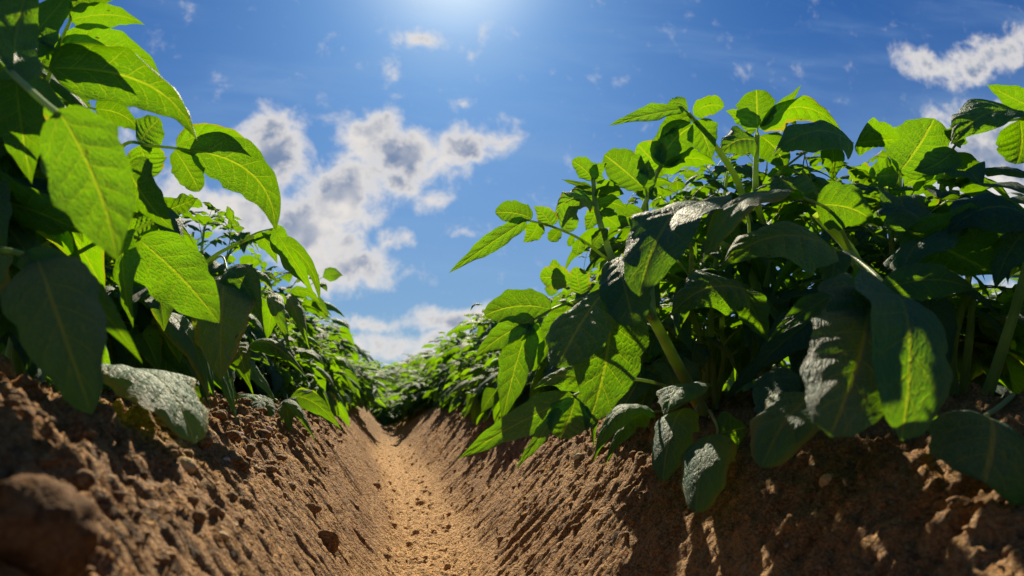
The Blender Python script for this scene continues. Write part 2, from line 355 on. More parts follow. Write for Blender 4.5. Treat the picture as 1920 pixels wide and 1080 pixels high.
def catmull(P, sub):
    if len(P) < 3:
        t = np.linspace(0, 1, sub+1)[:, None]; return P[0]*(1-t)+P[-1]*t
    Q_ = np.vstack([2*P[0]-P[1], P, 2*P[-1]-P[-2]]); out = []
    for i in range(len(P)-1):
        p0, p1, p2, p3 = Q_[i:i+4]
        for t in np.arange(sub)/sub:
            out.append(.5*((2*p1)+(-p0+p2)*t+(2*p0-5*p1+4*p2-p3)*t*t+(-p0+3*p1-3*p2+p3)*t**3))
    out.append(P[-1]); return np.array(out)

UP = np.array([0, 0, 1.0])
def ortho(n, d): return nrm(n-d*(n@d))
def compound(rg, elev, droop, size=1.0, hi=True, pairs=3):
    "one compound potato leaf, base at the origin, heading +Y; returns blades bag, stalk bag and its outline points"
    bg_, st = Bag(), Bag()
    Lr = .125*size; n = 10; pts = [np.zeros(3)]; ds = []
    side = rg.uniform(-.25, .25)
    for i in range(n):
        t = i/n; e = elev-droop*t**1.2; az = side*t
        d = np.array([math.sin(az)*math.cos(e), math.cos(az)*math.cos(e), math.sin(e)]); ds.append(d)
        pts.append(pts[-1]+d*Lr/n)
    pts = np.array(pts); ds.append(ds[-1])
    tube(st, pts, .0017*size, .0009*size, 5 if hi else 4, 1)
    nu, nv = (5, 12) if hi else (2, 5)
    out = [pts[n//2], pts[-1]]
    def lf(p, d, L, wr, sag, rollj=.35):
        nn = ortho(UP+np.array([rg.normal(0, rollj), rg.normal(0, rollj), 0]), d)
        p1 = p+d*L*.93-UP*L*sag; pc = p+d*L*.55+nn*L*.10*rg.uniform(.5, 1.5)
        blade(bg_, p, p1, pc, nn, L*wr, rg, nu, nv, fold=rg.uniform(.05, .55), cup=rg.uniform(.15, .6), wave=rg.uniform(.05, .22), quilt=.035, twist=rg.uniform(-.8, .8))
        out.append(p1)
    lf(pts[-1], nrm(ds[-1]+np.array([0, 0, -.15])), .078*size*rg.uniform(.85, 1.15), rg.uniform(.52, .66), rg.uniform(.15, .6))
    for k in range(pairs):
        t = 1-(k+.45)/(pairs+.35)*.92; i = min(n, max(1, int(t*n))); p = pts[i]; d = ds[i]
        sd = nrm(np.cross(d, UP)); sz = (.066-.013*k)*size
        for s in (-1, 1):
            dd = nrm(sd*s*1.0+d*rg.uniform(.35, .8)+UP*rg.uniform(-.35, .12))
            q = p+dd*.006*size; tube(st, [p, q+dd*.002], .0009*size, .0008*size, 4, 1)
            lf(q, dd, sz*rg.uniform(.8, 1.15), rg.uniform(.50, .68), rg.uniform(.15, .65))
            if hi and k < pairs-1 and rg.random() < .7:
                j = max(1, i-1); dd = nrm(sd*s+d*rg.uniform(0, .6)+UP*rg.uniform(-.2, .3)); lf(pts[j], dd, .02*size*rg.uniform(.7, 1.3), .8, .1)
    return bg_, st, out
def merge(b1, b2):
    "blades and stalk in one mesh with two material slots"
    V = np.concatenate(b1.V+b2.V); n1 = b1.n; F1 = np.concatenate(b1.F); F2 = np.concatenate(b2.F)+n1
    me = make_mesh('leaf', V, np.concatenate([F1, F2]), LEAF, np.concatenate(b1.UV+b2.UV)); me.materials.append(STEM)
    me.polygons.foreach_set('material_index', np.concatenate([np.zeros(len(F1), int), np.ones(len(F2), int)]).astype(np.int32))
    return me
# ---- library of compound leaves; class: 0 young upright, 1 mid, 2 old drooping
LIB = {}
rg = np.random.RandomState(5)
for hi in (True, False):
    for cls, (e, dr, sz, pr) in enumerate([(1.15, .7, .56, 2), (.75, 1.1, .74, 3), (.35, 1.3, .90, 3)]):
        for v_ in range(5):
            b, s_, o = compound(rg, e+rg.uniform(-.15, .15), dr+rg.uniform(-.25, .25), sz*rg.uniform(.9, 1.1), hi, pr)
            LIB[hi, cls, v_] = (b, s_, merge(b, s_), np.array(o))

# allowed outline of the crop in the picture direction, from the photograph's skyline and soil line
TOPL = [(-400, -200), (0, -60), (120, 40), (200, 170), (235, 330), (300, 395), (350, 375), (430, 385), (480, 445), (540, 475), (580, 570), (620, 625), (650, 675), (700, 720)]
TOPR = [(700, 730), (760, 705), (830, 670), (900, 640), (950, 610), (1000, 580), (1050, 520), (1100, 430), (1150, 370), (1200, 300), (1250, 250), (1300, 215), (1400, 215), (1500, 200), (1570, 240), (1610, 300), (1660, 290), (1750, 270), (1800, 330), (1850, 300), (1920, 270), (2300, 200)]
BOTL = [(-400, 640), (0, 690), (150, 735), (300, 765), (400, 785), (500, 805), (600, 830), (680, 832)]
BOTR = [(700, 830), (760, 845), (850, 850), (950, 860), (1100, 835), (1250, 860), (1400, 860), (1500, 850), (1600, 835), (1750, 840), (1920, 880), (2300, 900)]
def inter(L, x): return np.interp(x, [p[0] for p in L], [p[1] for p in L])
def allowed(Ps, right):
    for P_ in Ps:
        x, y, d = proj(P_)
        if d < (.42 if right else .40): return False
        if x < -700 or x > 2700: continue
        T_, B_ = (TOPR, BOTR) if right else (TOPL, BOTL)
        if y < inter(T_, x)-4 or y > inter(B_, x)+12: return False
        if d < 2.6 and (x < 705 if right else x > 690): return False
        if d < 1.0 and right and x < 1010: return False
    return True

RC, LC = .44, -.42                                # ridge centres
def grow(root, base, hgt, nst, rg, right, spread=.55, cull=True, tree=None, hi=True, maxleaf=70, lsc=1.0):
    "stems and compound leaves of one potato plant, as parts of root"
    cnt = 0
    for s in range(nst):
        az = 2*math.pi*(s+rg.uniform(-.3, .3))/nst; lean = spread*rg.uniform(.35, 1.0); h = hgt*rg.uniform(.75, 1.05)
        dirv = np.array([math.cos(az), math.sin(az), 0])
        pts = []
        for t in np.linspace(0, 1, 7):
            pts.append(base+dirv*(.015+h*lean*(t**1.3)*.8)+UP*(h*t*(1-.12*t*lean))+np.array([rg.normal(0, .004), rg.normal(0, .004), -.012 if t == 0 else 0]))
        pts = np.array(pts)
        if cull:
            while len(pts) > 3 and not allowed(pts[-1:]+UP*.03, right): pts = pts[:-1]
        b = Bag(); tube(b, pts-base, .0052*rg.uniform(.8, 1.2), .0018, 7 if hi else 5, 3)
        mesh_obj('stem', None, None, None, root, me=b.mesh('stem', STEM))
        fine = catmull(pts, 6); nl = int(9+8*h/.35); ga = rg.uniform(0, 6.3)
        for k in range(nl):
            t = .18+.82*k/(nl-1); P_ = fine[int(t*(len(fine)-1))]
            ga += 2.4+rg.normal(0, .3)
            cls = 0 if t > .86 else (1 if t > .5 else 2)
            ok = False
            for tr in range(4 if cull else 1):
                yaw = ga if t > .8 else (ga+rg.normal(0, .5)+(tr*1.3))
                v_ = rg.randint(5); L_ = LIB[hi, cls, v_]; sc = rg.uniform(.82, 1.15)*lsc
                M_ = Matrix.Translation(Vector(P_)) @ Matrix.Rotation(yaw, 4, 'Z') @ Matrix.Rotation(rg.normal(0, .18), 4, 'X') @ Matrix.Rotation(rg.normal(0, .25), 4, 'Y') @ Matrix.Scale(sc, 4)
                if cull:
                    A = np.array(M_)[:3]; pp = L_[3]@A[:, :3].T+A[:, 3]
                    if allowed(pp, right) and all(q[2] > base_h(np.array(q[0]), np.array(q[1]))+.01 for q in pp): ok = True
                else: ok = True
                if ok: break
            if not ok or cnt >= maxleaf: continue
            cnt += 1
            o = mesh_obj('leaf', None, None, None, root, me=L_[2]); o.matrix_local = Matrix.Translation(Vector(-base)) @ M_
    return cnt

# ------------------------------------------------------------------ plants near the camera
def hero_leaflet(leaf, org, bx, by, bd, tx, ty, td, wpx, face='U', roll=0, bow=0, arch=.1, fold=.25, cup=.25, wave=.14, quilt=.06, rg=None, a=.5, b=.95, twist=0.0, nv=None, wm=None):
    if face == 'T' and roll < 45 and ty > by: td = td-min(.14, 1.0*(ty-by)/FPX*bd); pass
    p0, p1 = at(bx, by, bd), at(tx, ty, td); ch = p1-p0; L = np.linalg.norm(ch); d = ch/L
    c = ortho(nrm(CAM-(p0+p1)/2), d); n0 = c if face == 'T' else -c
    if face == 'T' and roll < 45: n0 = ortho(c*.72+UP*.62, d)
    if nv is not None: n0 = ortho(np.array(nv), d); roll = 0
    r = math.radians(roll); s = np.cross(d, n0); n0 = n0*math.cos(r)+s*math.sin(r)
    ip = ortho(U if abs(d@R) > .5*abs(d@U) else R, d)
    pc = (p0+p1)/2+ip*bow*L*2+n0*arch*L*2
    Wd = wpx/FPX*(bd+td)/2*(2 if False else 1)/max(.35, math.cos(r))
    if face == 'T': Wd /= max(.6, n0@c)
    if wm: Wd = wm
    bag = Bag(); bag.ident = rg.randint(900)
    blade(bag, p0-org, p1-org, pc-org, n0, Wd, rg, 12, 30, fold, cup, wave, quilt, a, b-.2 if b < .7 else b, twist)
    return mesh_obj('leaflet', None, None, None, leaf, me=bag.mesh('leaflet'))
def hero_leaf(root, stalk, leaflets, rg, r=.0017, minis=0):
    org = np.array(root.location); pts = np.array([at(*q) for q in stalk])-org
    b = Bag(); tube(b, pts, r*1.15, r*.7, 8, 5)
    leaf = mesh_obj('leaf', None, None, None, root, me=b.mesh('leaf', STEM))
    for q in leaflets:
        kw = q[-1] if isinstance(q[-1], dict) else {}; a_ = q[:-1] if kw else q
        hero_leaflet(leaf, org, *a_, rg=rg, **kw)
    return leaf
def hero_stem(root, stalk, r0, r1):
    org = np.array(root.location); pts = np.array([at(*q) for q in stalk])-org
    b = Bag(); tube(b, pts, r0, r1, 10, 6); return mesh_obj('stem', None, None, None, root, me=b.mesh('stem', STEM))
def soil_z(x, y): return float(height(np.array([x]), np.array([y]))[0])
def plant(x, y, label, group):
    z = soil_z(x, y); return tag(empty('potato_plant', (x, y, z)), label, 'potato plant', group), np.array([x, y, z])
GL, GR = 'potato plants in the left row', 'potato plants in the right row'
K = dict
# ---- left row, nearest
p, b0 = plant(-.40, .44, 'nearest potato plant of the left row, its big blurred leaves filling the upper left corner', GL)
rg = np.random.RandomState(11)
hero_stem(p, [(-160, 640, .52), (-120, 400, .48), (-60, 200, .44), (0, 120, .42)], .0055, .003)
hero_leaf(p, [(-60, 200, .44), (-10, 110, .40), (25, 140, .38), (80, 190, .34), (112, 215, .32)], [
    (108, 205, .32, 220, 488, .29, 150, 'U', 22, .03, .06, .15, K(b=.72, cup=.15)),
    (30, 150, .38, 60, 345, .40, 90, 'U', 20, -.05, .08, .2),
    (28, 142, .38, 70, -60, .42, 95, 'U', 30, 0, .08, .3)], rg, .0021)
hero_leaf(p, [(-60, 60, .46), (20, 90, .47), (95, 132, .47)], [
    (90, 128, .47, 370, 264, .46, 120, 'U', 28, .11, .12, .35, K(cup=.5)),
    (30, 95, .47, 60, 300, .47, 90, 'U', 10, -.05, .1, .2),
    (40, 95, .47, 140, -20, .5, 70, 'U', 25, .05, .1, .2)], rg, .0016)
hero_leaf(p, [(60, 240, .5), (100, 120, .52), (118, 70, .52), (132, 35, .52), (128, 0, .52)], [
    (131, 38, .52, 272, 47, .52, 48, 'U', 20, .07, .1, .15),
    (118, 78, .52, 308, 156, .53, 74, 'U', 15, .12, .1, .15),
    (112, 95, .52, 232, 112, .54, 56, 'U', 20, .1, .1, .1),
    (130, 32, .52, 85, -12, .5, 50, 'U', 10, 0, .1, .15),
    (130, 12, .52, 262, -14, .53, 46, 'U', 30, .08, .1, .15),
    (128, 0, .52, 130, -90, .53, 60, 'U', 10, 0, .1, .15),
    (116, 85, .52, 40, 60, .5, 50, 'U', 10, 0, .1, .15)], rg, .0014)
hero_leaf(p, [(-120, 400, .48), (-60, 350, .46), (-10, 372, .45)], [
    (-15, 370, .45, 168, 440, .44, 60, 'T', 50, .10, .1, .2),
    (-30, 365, .45, 20, 540, .44, 80, 'T', 30, .1, .1, .2)], rg)
hero_leaf(p, [(-60, 200, .5), (0, 250, .5), (60, 300, .5), (120, 330, .5)], [
    (118, 330, .5, 215, 400, .5, 60, 'U', 30, .1, .1, .2), (60, 300, .5, 50, 430, .5, 66, 'U', 10, 0, .1, .2), (70, 300, .5, 150, 210, .52, 60, 'U', 20, 0, .1, .2),
    (90, 318, .5, 120, 440, .49, 56, 'T', 20, 0, .1, .2), (20, 265, .5, 0, 150, .52, 70, 'U', 20, 0, .1, .2), (20, 265, .5, -20, 370, .5, 60, 'U', 20, 0, .1, .2)], rg, .0014)
hero_leaf(p, [(-80, 100, .55), (20, 140, .56), (100, 180, .57), (180, 205, .58)], [
    (178, 204, .58, 262, 250, .58, 50, 'U', 30, .1, .1, .2), (120, 190, .57, 130, 290, .56, 60, 'U', 15, 0, .1, .2), (130, 190, .57, 200, 140, .58, 50, 'U', 25, 0, .1, .2),
    (60, 160, .56, 40, 260, .55, 66, 'U', 15, 0, .1, .2), (60, 160, .56, 110, 70, .58, 60, 'U', 25, 0, .1, .2), (10, 138, .56, 0, 20, .57, 70, 'U', 15, 0, .1, .2)], rg, .0014)
hero_leaf(p, [(-120, 480, .56), (-20, 560, .56), (60, 600, .56), (130, 620, .56)], [
    (128, 620, .56, 215, 700, .54, 60, 'T', 20, .1, .1, .2), (60, 600, .56, 60, 715, .54, 66, 'T', 10, 0, .1, .2), (80, 605, .56, 150, 540, .58, 60, 'U', 20, 0, .1, .2), (0, 570, .56, -20, 690, .55, 66, 'T', 15, 0, .1, .2)], rg, .0014)
hero_leaf(p, [(-150, 560, .40), (-60, 470, .38), (60, 480, .37), (80, 500, .37)], [
    (72, 490, .37, 172, 778, .36, 160, 'T', 18, .04, .10, .1, K(b=.62, a=.42, cup=.35, quilt=.02)),
    (40, 476, .37, 268, 682, .42, 62, 'T', 30, .08, .10, .3, K(quilt=.03)),
    (-30, 470, .38, -80, 700, .38, 120, 'T', 20, 0, .1, .2)], rg, .0018)
hero_leaf(p, [(-120, 420, .5), (0, 500, .52), (90, 455, .54), (130, 440, .55)], [
    (60, 470, .54, 5, 410, .56, 60, 'U', 20, 0, .1, .2), (110, 452, .55, 150, 505, .56, 60, 'U', 10, 0, .1, .2), (128, 441, .55, 100, 395, .6, 50, 'U', 20, 0, .1, .2)], rg, .0016)
grow(p, b0, .34, 4, rg, False)
# ---- left row, second
p, b0 = plant(-.40, .70, 'second potato plant of the left row, one long leaf spray arching into the blue sky', GL)
rg = np.random.RandomState(12)
hero_stem(p, [(120, 735, .72), (150, 560, .68), (180, 400, .62), (205, 285, .56)], .006, .003)
hero_leaf(p, [(190, 330, .58), (235, 270, .56), (280, 273, .55), (340, 279, .55), (362, 284, .55)], [
    (355, 281, .55, 517, 432, .54, 96, 'U', 22, .17, .10, .15, K(b=.75)),
    (330, 274, .55, 483, 283, .57, 46, 'U', 35, .13, .10, .2),
    (328, 281, .55, 374, 359, .55, 56, 'U', 15, .0, .1, .2, K(b=.6)),
    (262, 272, .56, 284, 334, .55, 78, 'U', 10, 0, .1, .1, K(b=.5)),
    (262, 270, .56, 300, 222, .58, 60, 'U', 20, 0, .1, .1, K(b=.6))], rg, .0013)
hero_leaf(p, [(195, 350, .56), (225, 310, .5), (240, 312, .5)], [
    (238, 310, .5, 326, 432, .5, 52, 'T', 48, .04, .12, .2, K(quilt=.02))], rg, .0013)
hero_leaf(p, [(170, 440, .6), (215, 430, .53), (262, 448, .5)], [
    (258, 447, .5, 411, 606, .47, 118, 'U', 5, .03, .06, .12, K(b=.72, cup=.12, quilt=.03)),
    (235, 435, .5, 250, 615, .46, 26, 'T', 60, .05, .1, .1),
    (240, 438, .5, 300, 412, .53, 30, 'T', 50, .1, .1, .1)], rg, .0016)
hero_leaf(p, [(150, 640, .66), (175, 690, .52), (188, 712, .46)], [
    (186, 712, .46, 366, 832, .44, 88, 'T', 12, .14, .06, .05, K(b=.55, quilt=.045, cup=.2, nv=(.55, -.42, .72), wm=.062))], rg, .0016)
grow(p, b0, .33, 5, rg, False)
# ---- left row, third
p, b0 = plant(-.41, .98, 'third potato plant of the left row, with a thick pale stem and half-lit leaf', GL)
rg = np.random.RandomState(13)
hero_stem(p, [(262, 742, .86), (285, 670, .84), (320, 585, .82), (345, 520, .84), (355, 440, .86)], .0085, .004)
hero_stem(p, [(275, 700, .84), (268, 600, .83), (265, 540, .84)], .0035, .0025)
hero_stem(p, [(320, 600, .82), (345, 560, .8), (390, 490, .8), (450, 455, .8), (515, 430, .8)], .003, .0015)
hero_leaf(p, [(385, 500, .8), (415, 480, .74), (427, 512, .7)], [
    (424, 512, .7, 414, 713, .66, 112, 'T', 15, .0, .05, .05, K(b=.7, cup=.15)),
    (424, 508, .7, 495, 615, .7, 66, 'T', 25, .12, .1, .1, K(quilt=.02))], rg, .0013)
hero_leaf(p, [(450, 455, .8), (480, 437, .78), (512, 428, .76)], [
    (512, 428, .76, 592, 556, .75, 22, 'T', 55, .10, .1, .5),
    (480, 437, .78, 520, 495, .8, 30, 'U', 20, .05, .1, .2), (490, 436, .78, 600, 572, .8, 30, 'U', 30, .13, .1, .2)], rg, .001)
hero_leaf(p, [(400, 640, .8), (440, 640, .72), (468, 650, .7)], [
    (465, 648, .7, 578, 712, .68, 58, 'T', 20, .12, .1, -.1, K(cup=.7, quilt=.03)),
    (445, 645, .71, 470, 730, .7, 40, 'T', 20, .05, .1, .1)], rg, .0012)
hero_leaf(p, [(345, 560, .8), (320, 475, .72), (300, 400, .7)], [
    (300, 400, .7, 372, 372, .72, 26, 'T', 60, .1, .1, .3)], rg, .0012)
hero_leaf(p, [(265, 700, .8), (300, 705, .72), (335, 712, .68)], [
    (330, 712, .68, 384, 772, .66, 44, 'T', 20, .1, .1, .1), (300, 706, .7, 310, 735, .7, 28, 'T', 20, .1, .1, .1)], rg, .0012)
grow(p, b0, .31, 6, rg, False)
# ---- left row, fourth
p, b0 = plant(-.41, 1.27, 'fourth potato plant of the left row, dark rolled leaves drooping onto the soil bank', GL)
rg = np.random.RandomState(14)
hero_leaf(p, [(480, 700, 1.1), (505, 740, 1.0), (520, 750, .98)], [
    (505, 748, .98, 513, 800, .97, 30, 'T', 10, 0, .1, -.1, K(cup=.6)), (530, 752, .98, 594, 832, .95, 34, 'T', 20, .08, .1, -.1, K(cup=.6)),
    (540, 748, .98, 560, 780, .98, 24, 'T', 20, .1, .1, 0), (500, 745, 1.0, 470, 796, .97, 34, 'T', 15, 0, .1, .1), (488, 742, 1.02, 440, 780, 1.0, 34, 'T', 30, .1, .1, .1),
    (545, 745, 1.0, 640, 806, 1.0, 34, 'T', 30, .12, .1, .1), (550, 740, 1.02, 610, 770, 1.04, 34, 'U', 20, .1, .1, .1), (535, 750, .98, 545, 812, .97, 34, 'T', 10, 0, .1, .1)], rg, .0012)
hero_leaf(p, [(460, 560, 1.1), (490, 545, 1.0), (510, 550, .98)], [
    (505, 552, .98, 545, 662, .96, 42, 'T', 25, .08, .1, 0, K(cup=.5)), (540, 556, 1., 582, 660, 1., 44, 'T', 25, .08, .1, 0, K(cup=.5)),
    (545, 545, 1., 602, 572, 1.02, 20, 'U', 40, .1, .1, .2), (510, 560, .98, 500, 640, .98, 34, 'U', 10, 0, .1, .1)], rg, .0012)
grow(p, b0, .33, 6, rg, False)
# ---- right row, nearest (right edge of the view)
p, b0 = plant(.66, .44, 'nearest potato plant of the right row, leaves arching in over the right edge', GR)
rg = np.random.RandomState(21)
hero_stem(p, [(1840, 770, .62), (1868, 690, .61), (1900, 590, .6), (1930, 480, .6), (1960, 350, .58)], .0048, .003)
hero_leaf(p, [(2080, 330, .58), (2000, 215, .56), (1925, 222, .56), (1850, 232, .56)], [
    (1935, 222, .56, 1782, 272, .55, 46, 'T', 62, .10, .1, .2), (1960, 215, .56, 1850, 159, .56, 50, 'U', 25, .05, .1, .2),
    (1912, 225, .56, 1905, 308, .56, 80, 'U', 15, .05, .1, .2, K(b=.6))], rg, .0014)
hero_leaf(p, [(2050, 500, .54), (1990, 400, .52), (1940, 405, .52)], [
    (1930, 405, .52, 1775, 440, .52, 66, 'T', 55, .12, .1, .1), (1960, 405, .52, 1865, 545, .55, 70, 'T', 30, 0, .1, .1)], rg, .0016)
hero_leaf(p, [(1900, 740, .56), (1870, 765, .47), (1836, 786, .42)], [
    (1836, 786, .42, 1846, 905, .365, 150, 'T', 20, 0, .12, -.1, K(b=.3, a=.36, cup=.3, nv=(-.15, -.70, .65), wm=.066)),], rg, .0018)
grow(p, b0, .36, 5, rg, True, maxleaf=50)
# ---- right row, second: the big paired dark leaves
p, b0 = plant(.50, .62, 'second potato plant of the right row, two big dark leaves hanging side by side', GR)
rg = np.random.RandomState(22)
hero_stem(p, [(1700, 800, .66), (1672, 700, .64), (1640, 600, .6), (1600, 480, .6), (1530, 400, .6)], .0065, .004)
hero_stem(p, [(1800, 780, .7), (1818, 640, .68), (1826, 540, .68)], .004, .003)
hero_stem(p, [(1760, 790, .8), (1750, 680, .76), (1748, 590, .74), (1745, 520, .74)], .0045, .003)
hero_leaf(p, [(1590, 470, .6), (1655, 530, .52), (1640, 552, .48), (1628, 560, .46)], [
    (1626, 556, .47, 1556, 820, .42, 148, 'T', 14, -.07, .10, .2, K(b=.5, a=.38, cup=.22, quilt=.03, nv=(-.35, -.80, .50), wm=.058)),
    (1634, 556, .47, 1690, 826, .42, 160, 'T', -14, .08, .10, .2, K(b=.5, a=.38, cup=.22, quilt=.03, nv=(.10, -.82, .50), wm=.058)),
    (1652, 545, .5, 1824, 543, .5, 60, 'T', 35, .10, .08, .1, K(b=.7, a=.6)),
    (1600, 540, .5, 1440, 640, .52, 50, 'U', 50, .14, .1, .2),
    (1622, 575, .49, 1610, 640, .47, 40, 'T', 20, 0, .1, .1)]+[
    (q_[0]+dx_*.4, q_[1]-120, q_[2]+.01, q_[0]+dx_, q_[1]+130, q_[2]-.01, 150, 'T', 20, 0, .05, .1, K(nv=(0, -.9, .45), wm=.075)) for dx_, q_ in ((30, proj(at(1690, 720, .44)+sv*.05)),)], rg, .0017)  # last entry: extra leaflet added on the sun side to shade the pair
hero_leaf(p, [(1690, 790, .64), (1640, 760, .55), (1580, 775, .5)], [
    (1590, 772, .5, 1428, 878, .46, 96, 'T', 25, .10, .1, .1, K(b=.6))], rg, .0015)
hero_leaf(p, [(1600, 480, .6), (1560, 400, .58), (1500, 368, .56)], [
    (1490, 372, .56, 1318, 492, .54, 58, 'T', 30, .10, .08, .15, K(b=.75, quilt=.045)),
    (1500, 370, .56, 1450, 330, .58, 40, 'T', 55, .0, .1, .2), (1530, 385, .58, 1640, 420, .6, 70, 'T', 40, .1, .1, .2)], rg, .0016)
hero_leaf(p, [(1640, 560, .6), (1600, 490, .56), (1560, 464, .53)], [
    (1560, 463, .53, 1352, 500, .52, 62, 'T', 60, .10, .08, .1, K(quilt=.03)), (1575, 470, .54, 1560, 560, .55, 50, 'T', 20, 0, .1, .1)], rg, .0016)
hero_leaf(p, [(1826, 560, .68), (1800, 480, .6), (1760, 440, .56)], [
    (1700, 430, .56, 1870, 515, .55, 90, 'T', 50, .1, .12, .1, K(b=.7)), (1750, 440, .56, 1690, 520, .56, 80, 'T', 40, 0, .1, .1), (1740, 430, .56, 1640, 400, .6, 70, 'T', 40, .1, .1, .1)], rg, .0016)
grow(p, b0, .36, 5, rg, True, maxleaf=50)
# ---- right row, third: tall, lit crown leaves
p, b0 = plant(.55, .84, 'third potato plant of the right row, the round bright backlit leaf at its tall crown', GR)
rg = np.random.RandomState(23)
hero_stem(p, [(1700, 780, .95), (1692, 600, .9), (1688, 440, .85), (1686, 330, .8)], .005, .003)
hero_stem(p, [(1790, 780, .95), (1775, 600, .9), (1765, 400, .82), (1778, 290, .76)], .005, .003)
hero_leaf(p, [(1688, 400, .82), (1686, 350, .79), (1688, 318, .78)], [
    (1686, 322, .78, 1752, 222, .78, 118, 'U', 10, -.05, .1, .2, K(b=.55)), (1686, 325, .78, 1628, 330, .8, 66, 'U', 15, 0, .1, .2, K(b=.55)),
    (1688, 380, .8, 1595, 345, .82, 66, 'U', 20, .05, .1, .2, K(b=.6)), (1692, 350, .8, 1770, 320, .82, 60, 'U', 20, 0, .1, .2, K(b=.6))], rg, .0014)
hero_leaf(p, [(1765, 400, .82), (1776, 310, .76), (1800, 262, .72), (1850, 240, .68)], [
    (1790, 280, .74, 1712, 320, .74, 56, 'U', 30, -.05, .1, .2), (1792, 285, .75, 1806, 360, .76, 66, 'U', 20, 0, .1, .2), (1785, 268, .75, 1800, 232, .75, 24, 'T', 60, 0, .1, .2)], rg, .0014)
grow(p, b0, .40, 5, rg, True, maxleaf=60)
# ---- right row, fourth: overhanging leaves over the furrow
p, b0 = plant(.33, .80, 'fourth potato plant of the right row, leaning over the furrow on thick bent stem', GR)
rg = np.random.RandomState(24)
hero_stem(p, [(1318, 775, .76), (1298, 735, .75), (1262, 670, .72), (1225, 600, .7), (1185, 540, .7), (1150, 492, .72), (1120, 400, .74), (1112, 335, .76)], .0078, .0022)
hero_stem(p, [(1440, 800, .86), (1432, 700, .84), (1425, 600, .83), (1405, 500, .82), (1330, 440, .8)], .0085, .004)
hero_stem(p, [(1430, 560, .84), (1440, 460, .84), (1418, 370, .84), (1420, 250, .84)], .005, .003)
hero_stem(p, [(1425, 520, .84), (1390, 360, .83), (1345, 280, .82), (1290, 212, .8)], .005, .0025)
hero_stem(p, [(1225, 600, .7), (1215, 480, .76), (1200, 420, .78), (1225, 340, .8), (1240, 310, .8)], .004, .0025)
# the spray that points left into the sky
hero_leaf(p, [(1150, 495, .72), (1090, 450, .7), (1035, 425, .68), (985, 412, .67)], [
    (988, 412, .67, 840, 513, .66, 38, 'U', 35, .07, .1, .3),
    (998, 410, .67, 928, 398, .68, 46, 'U', 20, .10, .1, .1, K(b=.5)),
    (1008, 416, .68, 980, 454, .68, 40, 'U', 15, -.1, .1, .1),
    (1035, 424, .69, 1000, 386, .7, 40, 'U', 20, .1, .1, .1), (1060, 434, .69, 1090, 372, .71, 46, 'U', 25, .1, .1, .1),
    (1050, 430, .69, 1030, 452, .69, 28, 'U', 15, 0, .1, .1, K(b=.5)), (1088, 448, .7, 1080, 478, .7, 26, 'U', 15, 0, .1, .1, K(b=.5)),
    (1110, 462, .7, 1140, 430, .72, 30, 'U', 20, 0, .1, .1, K(b=.6)), (1075, 440, .7, 1066, 462, .7, 14, 'U', 0, 0, .1, .1, K(b=.5))], rg, .0014)
# upright young top at (1110, 330)
hero_leaf(p, [(1118, 390, .74), (1113, 350, .76), (1112, 335, .76)], [
    (1113, 340, .76, 1072, 302, .76, 42, 'U', 20, .12, .1, .1, K(b=.6)), (1114, 342, .76, 1138, 306, .77, 34, 'U', 30, .1, .1, .1),
    (1110, 352, .76, 1052, 336, .76, 12, 'U', 50, .08, .1, .3), (1112, 360, .76, 1075, 352, .75, 16, 'U', 40, .1, .1, .2),
    (1116, 358, .76, 1160, 345, .77, 18, 'U', 40, .1, .1, .2), (1114, 372, .75, 1060, 385, .74, 34, 'U', 40, .15, .1, .2),
    (1114, 372, .75, 1170, 364, .76, 28, 'T', 50, .12, .1, .2), (1116, 385, .75, 1178, 395, .76, 36, 'U', 25, .1, .1, .2), (1112, 380, .75, 1040, 400, .73, 30, 'T', 50, .12, .1, .2),
    (1120, 392, .74, 1098, 432, .73, 34, 'U', 10, 0, .1, .2), (1122, 400, .74, 1166, 430, .75, 40, 'U', 15, 0, .1, .2)], rg, .0012)
hero_leaf(p, [(1215, 420, .78), (1212, 360, .78), (1205, 350, .78)], [
    (1207, 352, .78, 1133, 290, .78, 74, 'U', 10, .03, .08, .12, K(b=.5)), (1208, 350, .78, 1216, 300, .8, 30, 'T', 30, 0, .1, .1),
    (1214, 372, .78, 1232, 336, .8, 30, 'U', 10, 0, .1, .1), (1205, 395, .78, 1140, 418, .78, 42, 'U', 20, 0, .1, .1, K(b=.6))], rg, .0013)
hero_leaf(p, [(1225, 345, .8), (1236, 318, .8), (1242, 312, .8)], [
    (1240, 314, .8, 1196, 270, .8, 70, 'U', 15, .0, .08, .1, K(b=.6)), (1240, 314, .8, 1300, 235, .8, 80, 'U', 20, .1, .08, .1, K(b=.6)),
    (1240, 318, .8, 1345, 310, .82, 40, 'U', 55, .08, .08, .1), (1243, 310, .8, 1262, 225, .82, 60, 'U', 25, 0, .1, .1)], rg, .0013)
hero_leaf(p, [(1330, 262, .81), (1300, 222, .8), (1282, 205, .79)], [
    (1284, 204, .79, 1141, 236, .78, 32, 'U', 50, .09, .08, .2), (1300, 215, .8, 1358, 200, .8, 40, 'U', 30, .12, .08, .1, K(b=.6)),
    (1295, 215, .8, 1235, 262, .8, 44, 'U', 30, .1, .08, .1), (1305, 225, .8, 1335, 300, .8, 60, 'U', 20, 0, .08, .1), (1290, 205, .8, 1250, 196, .79, 16, 'T', 50, .1, .1, .2)], rg, .0012)
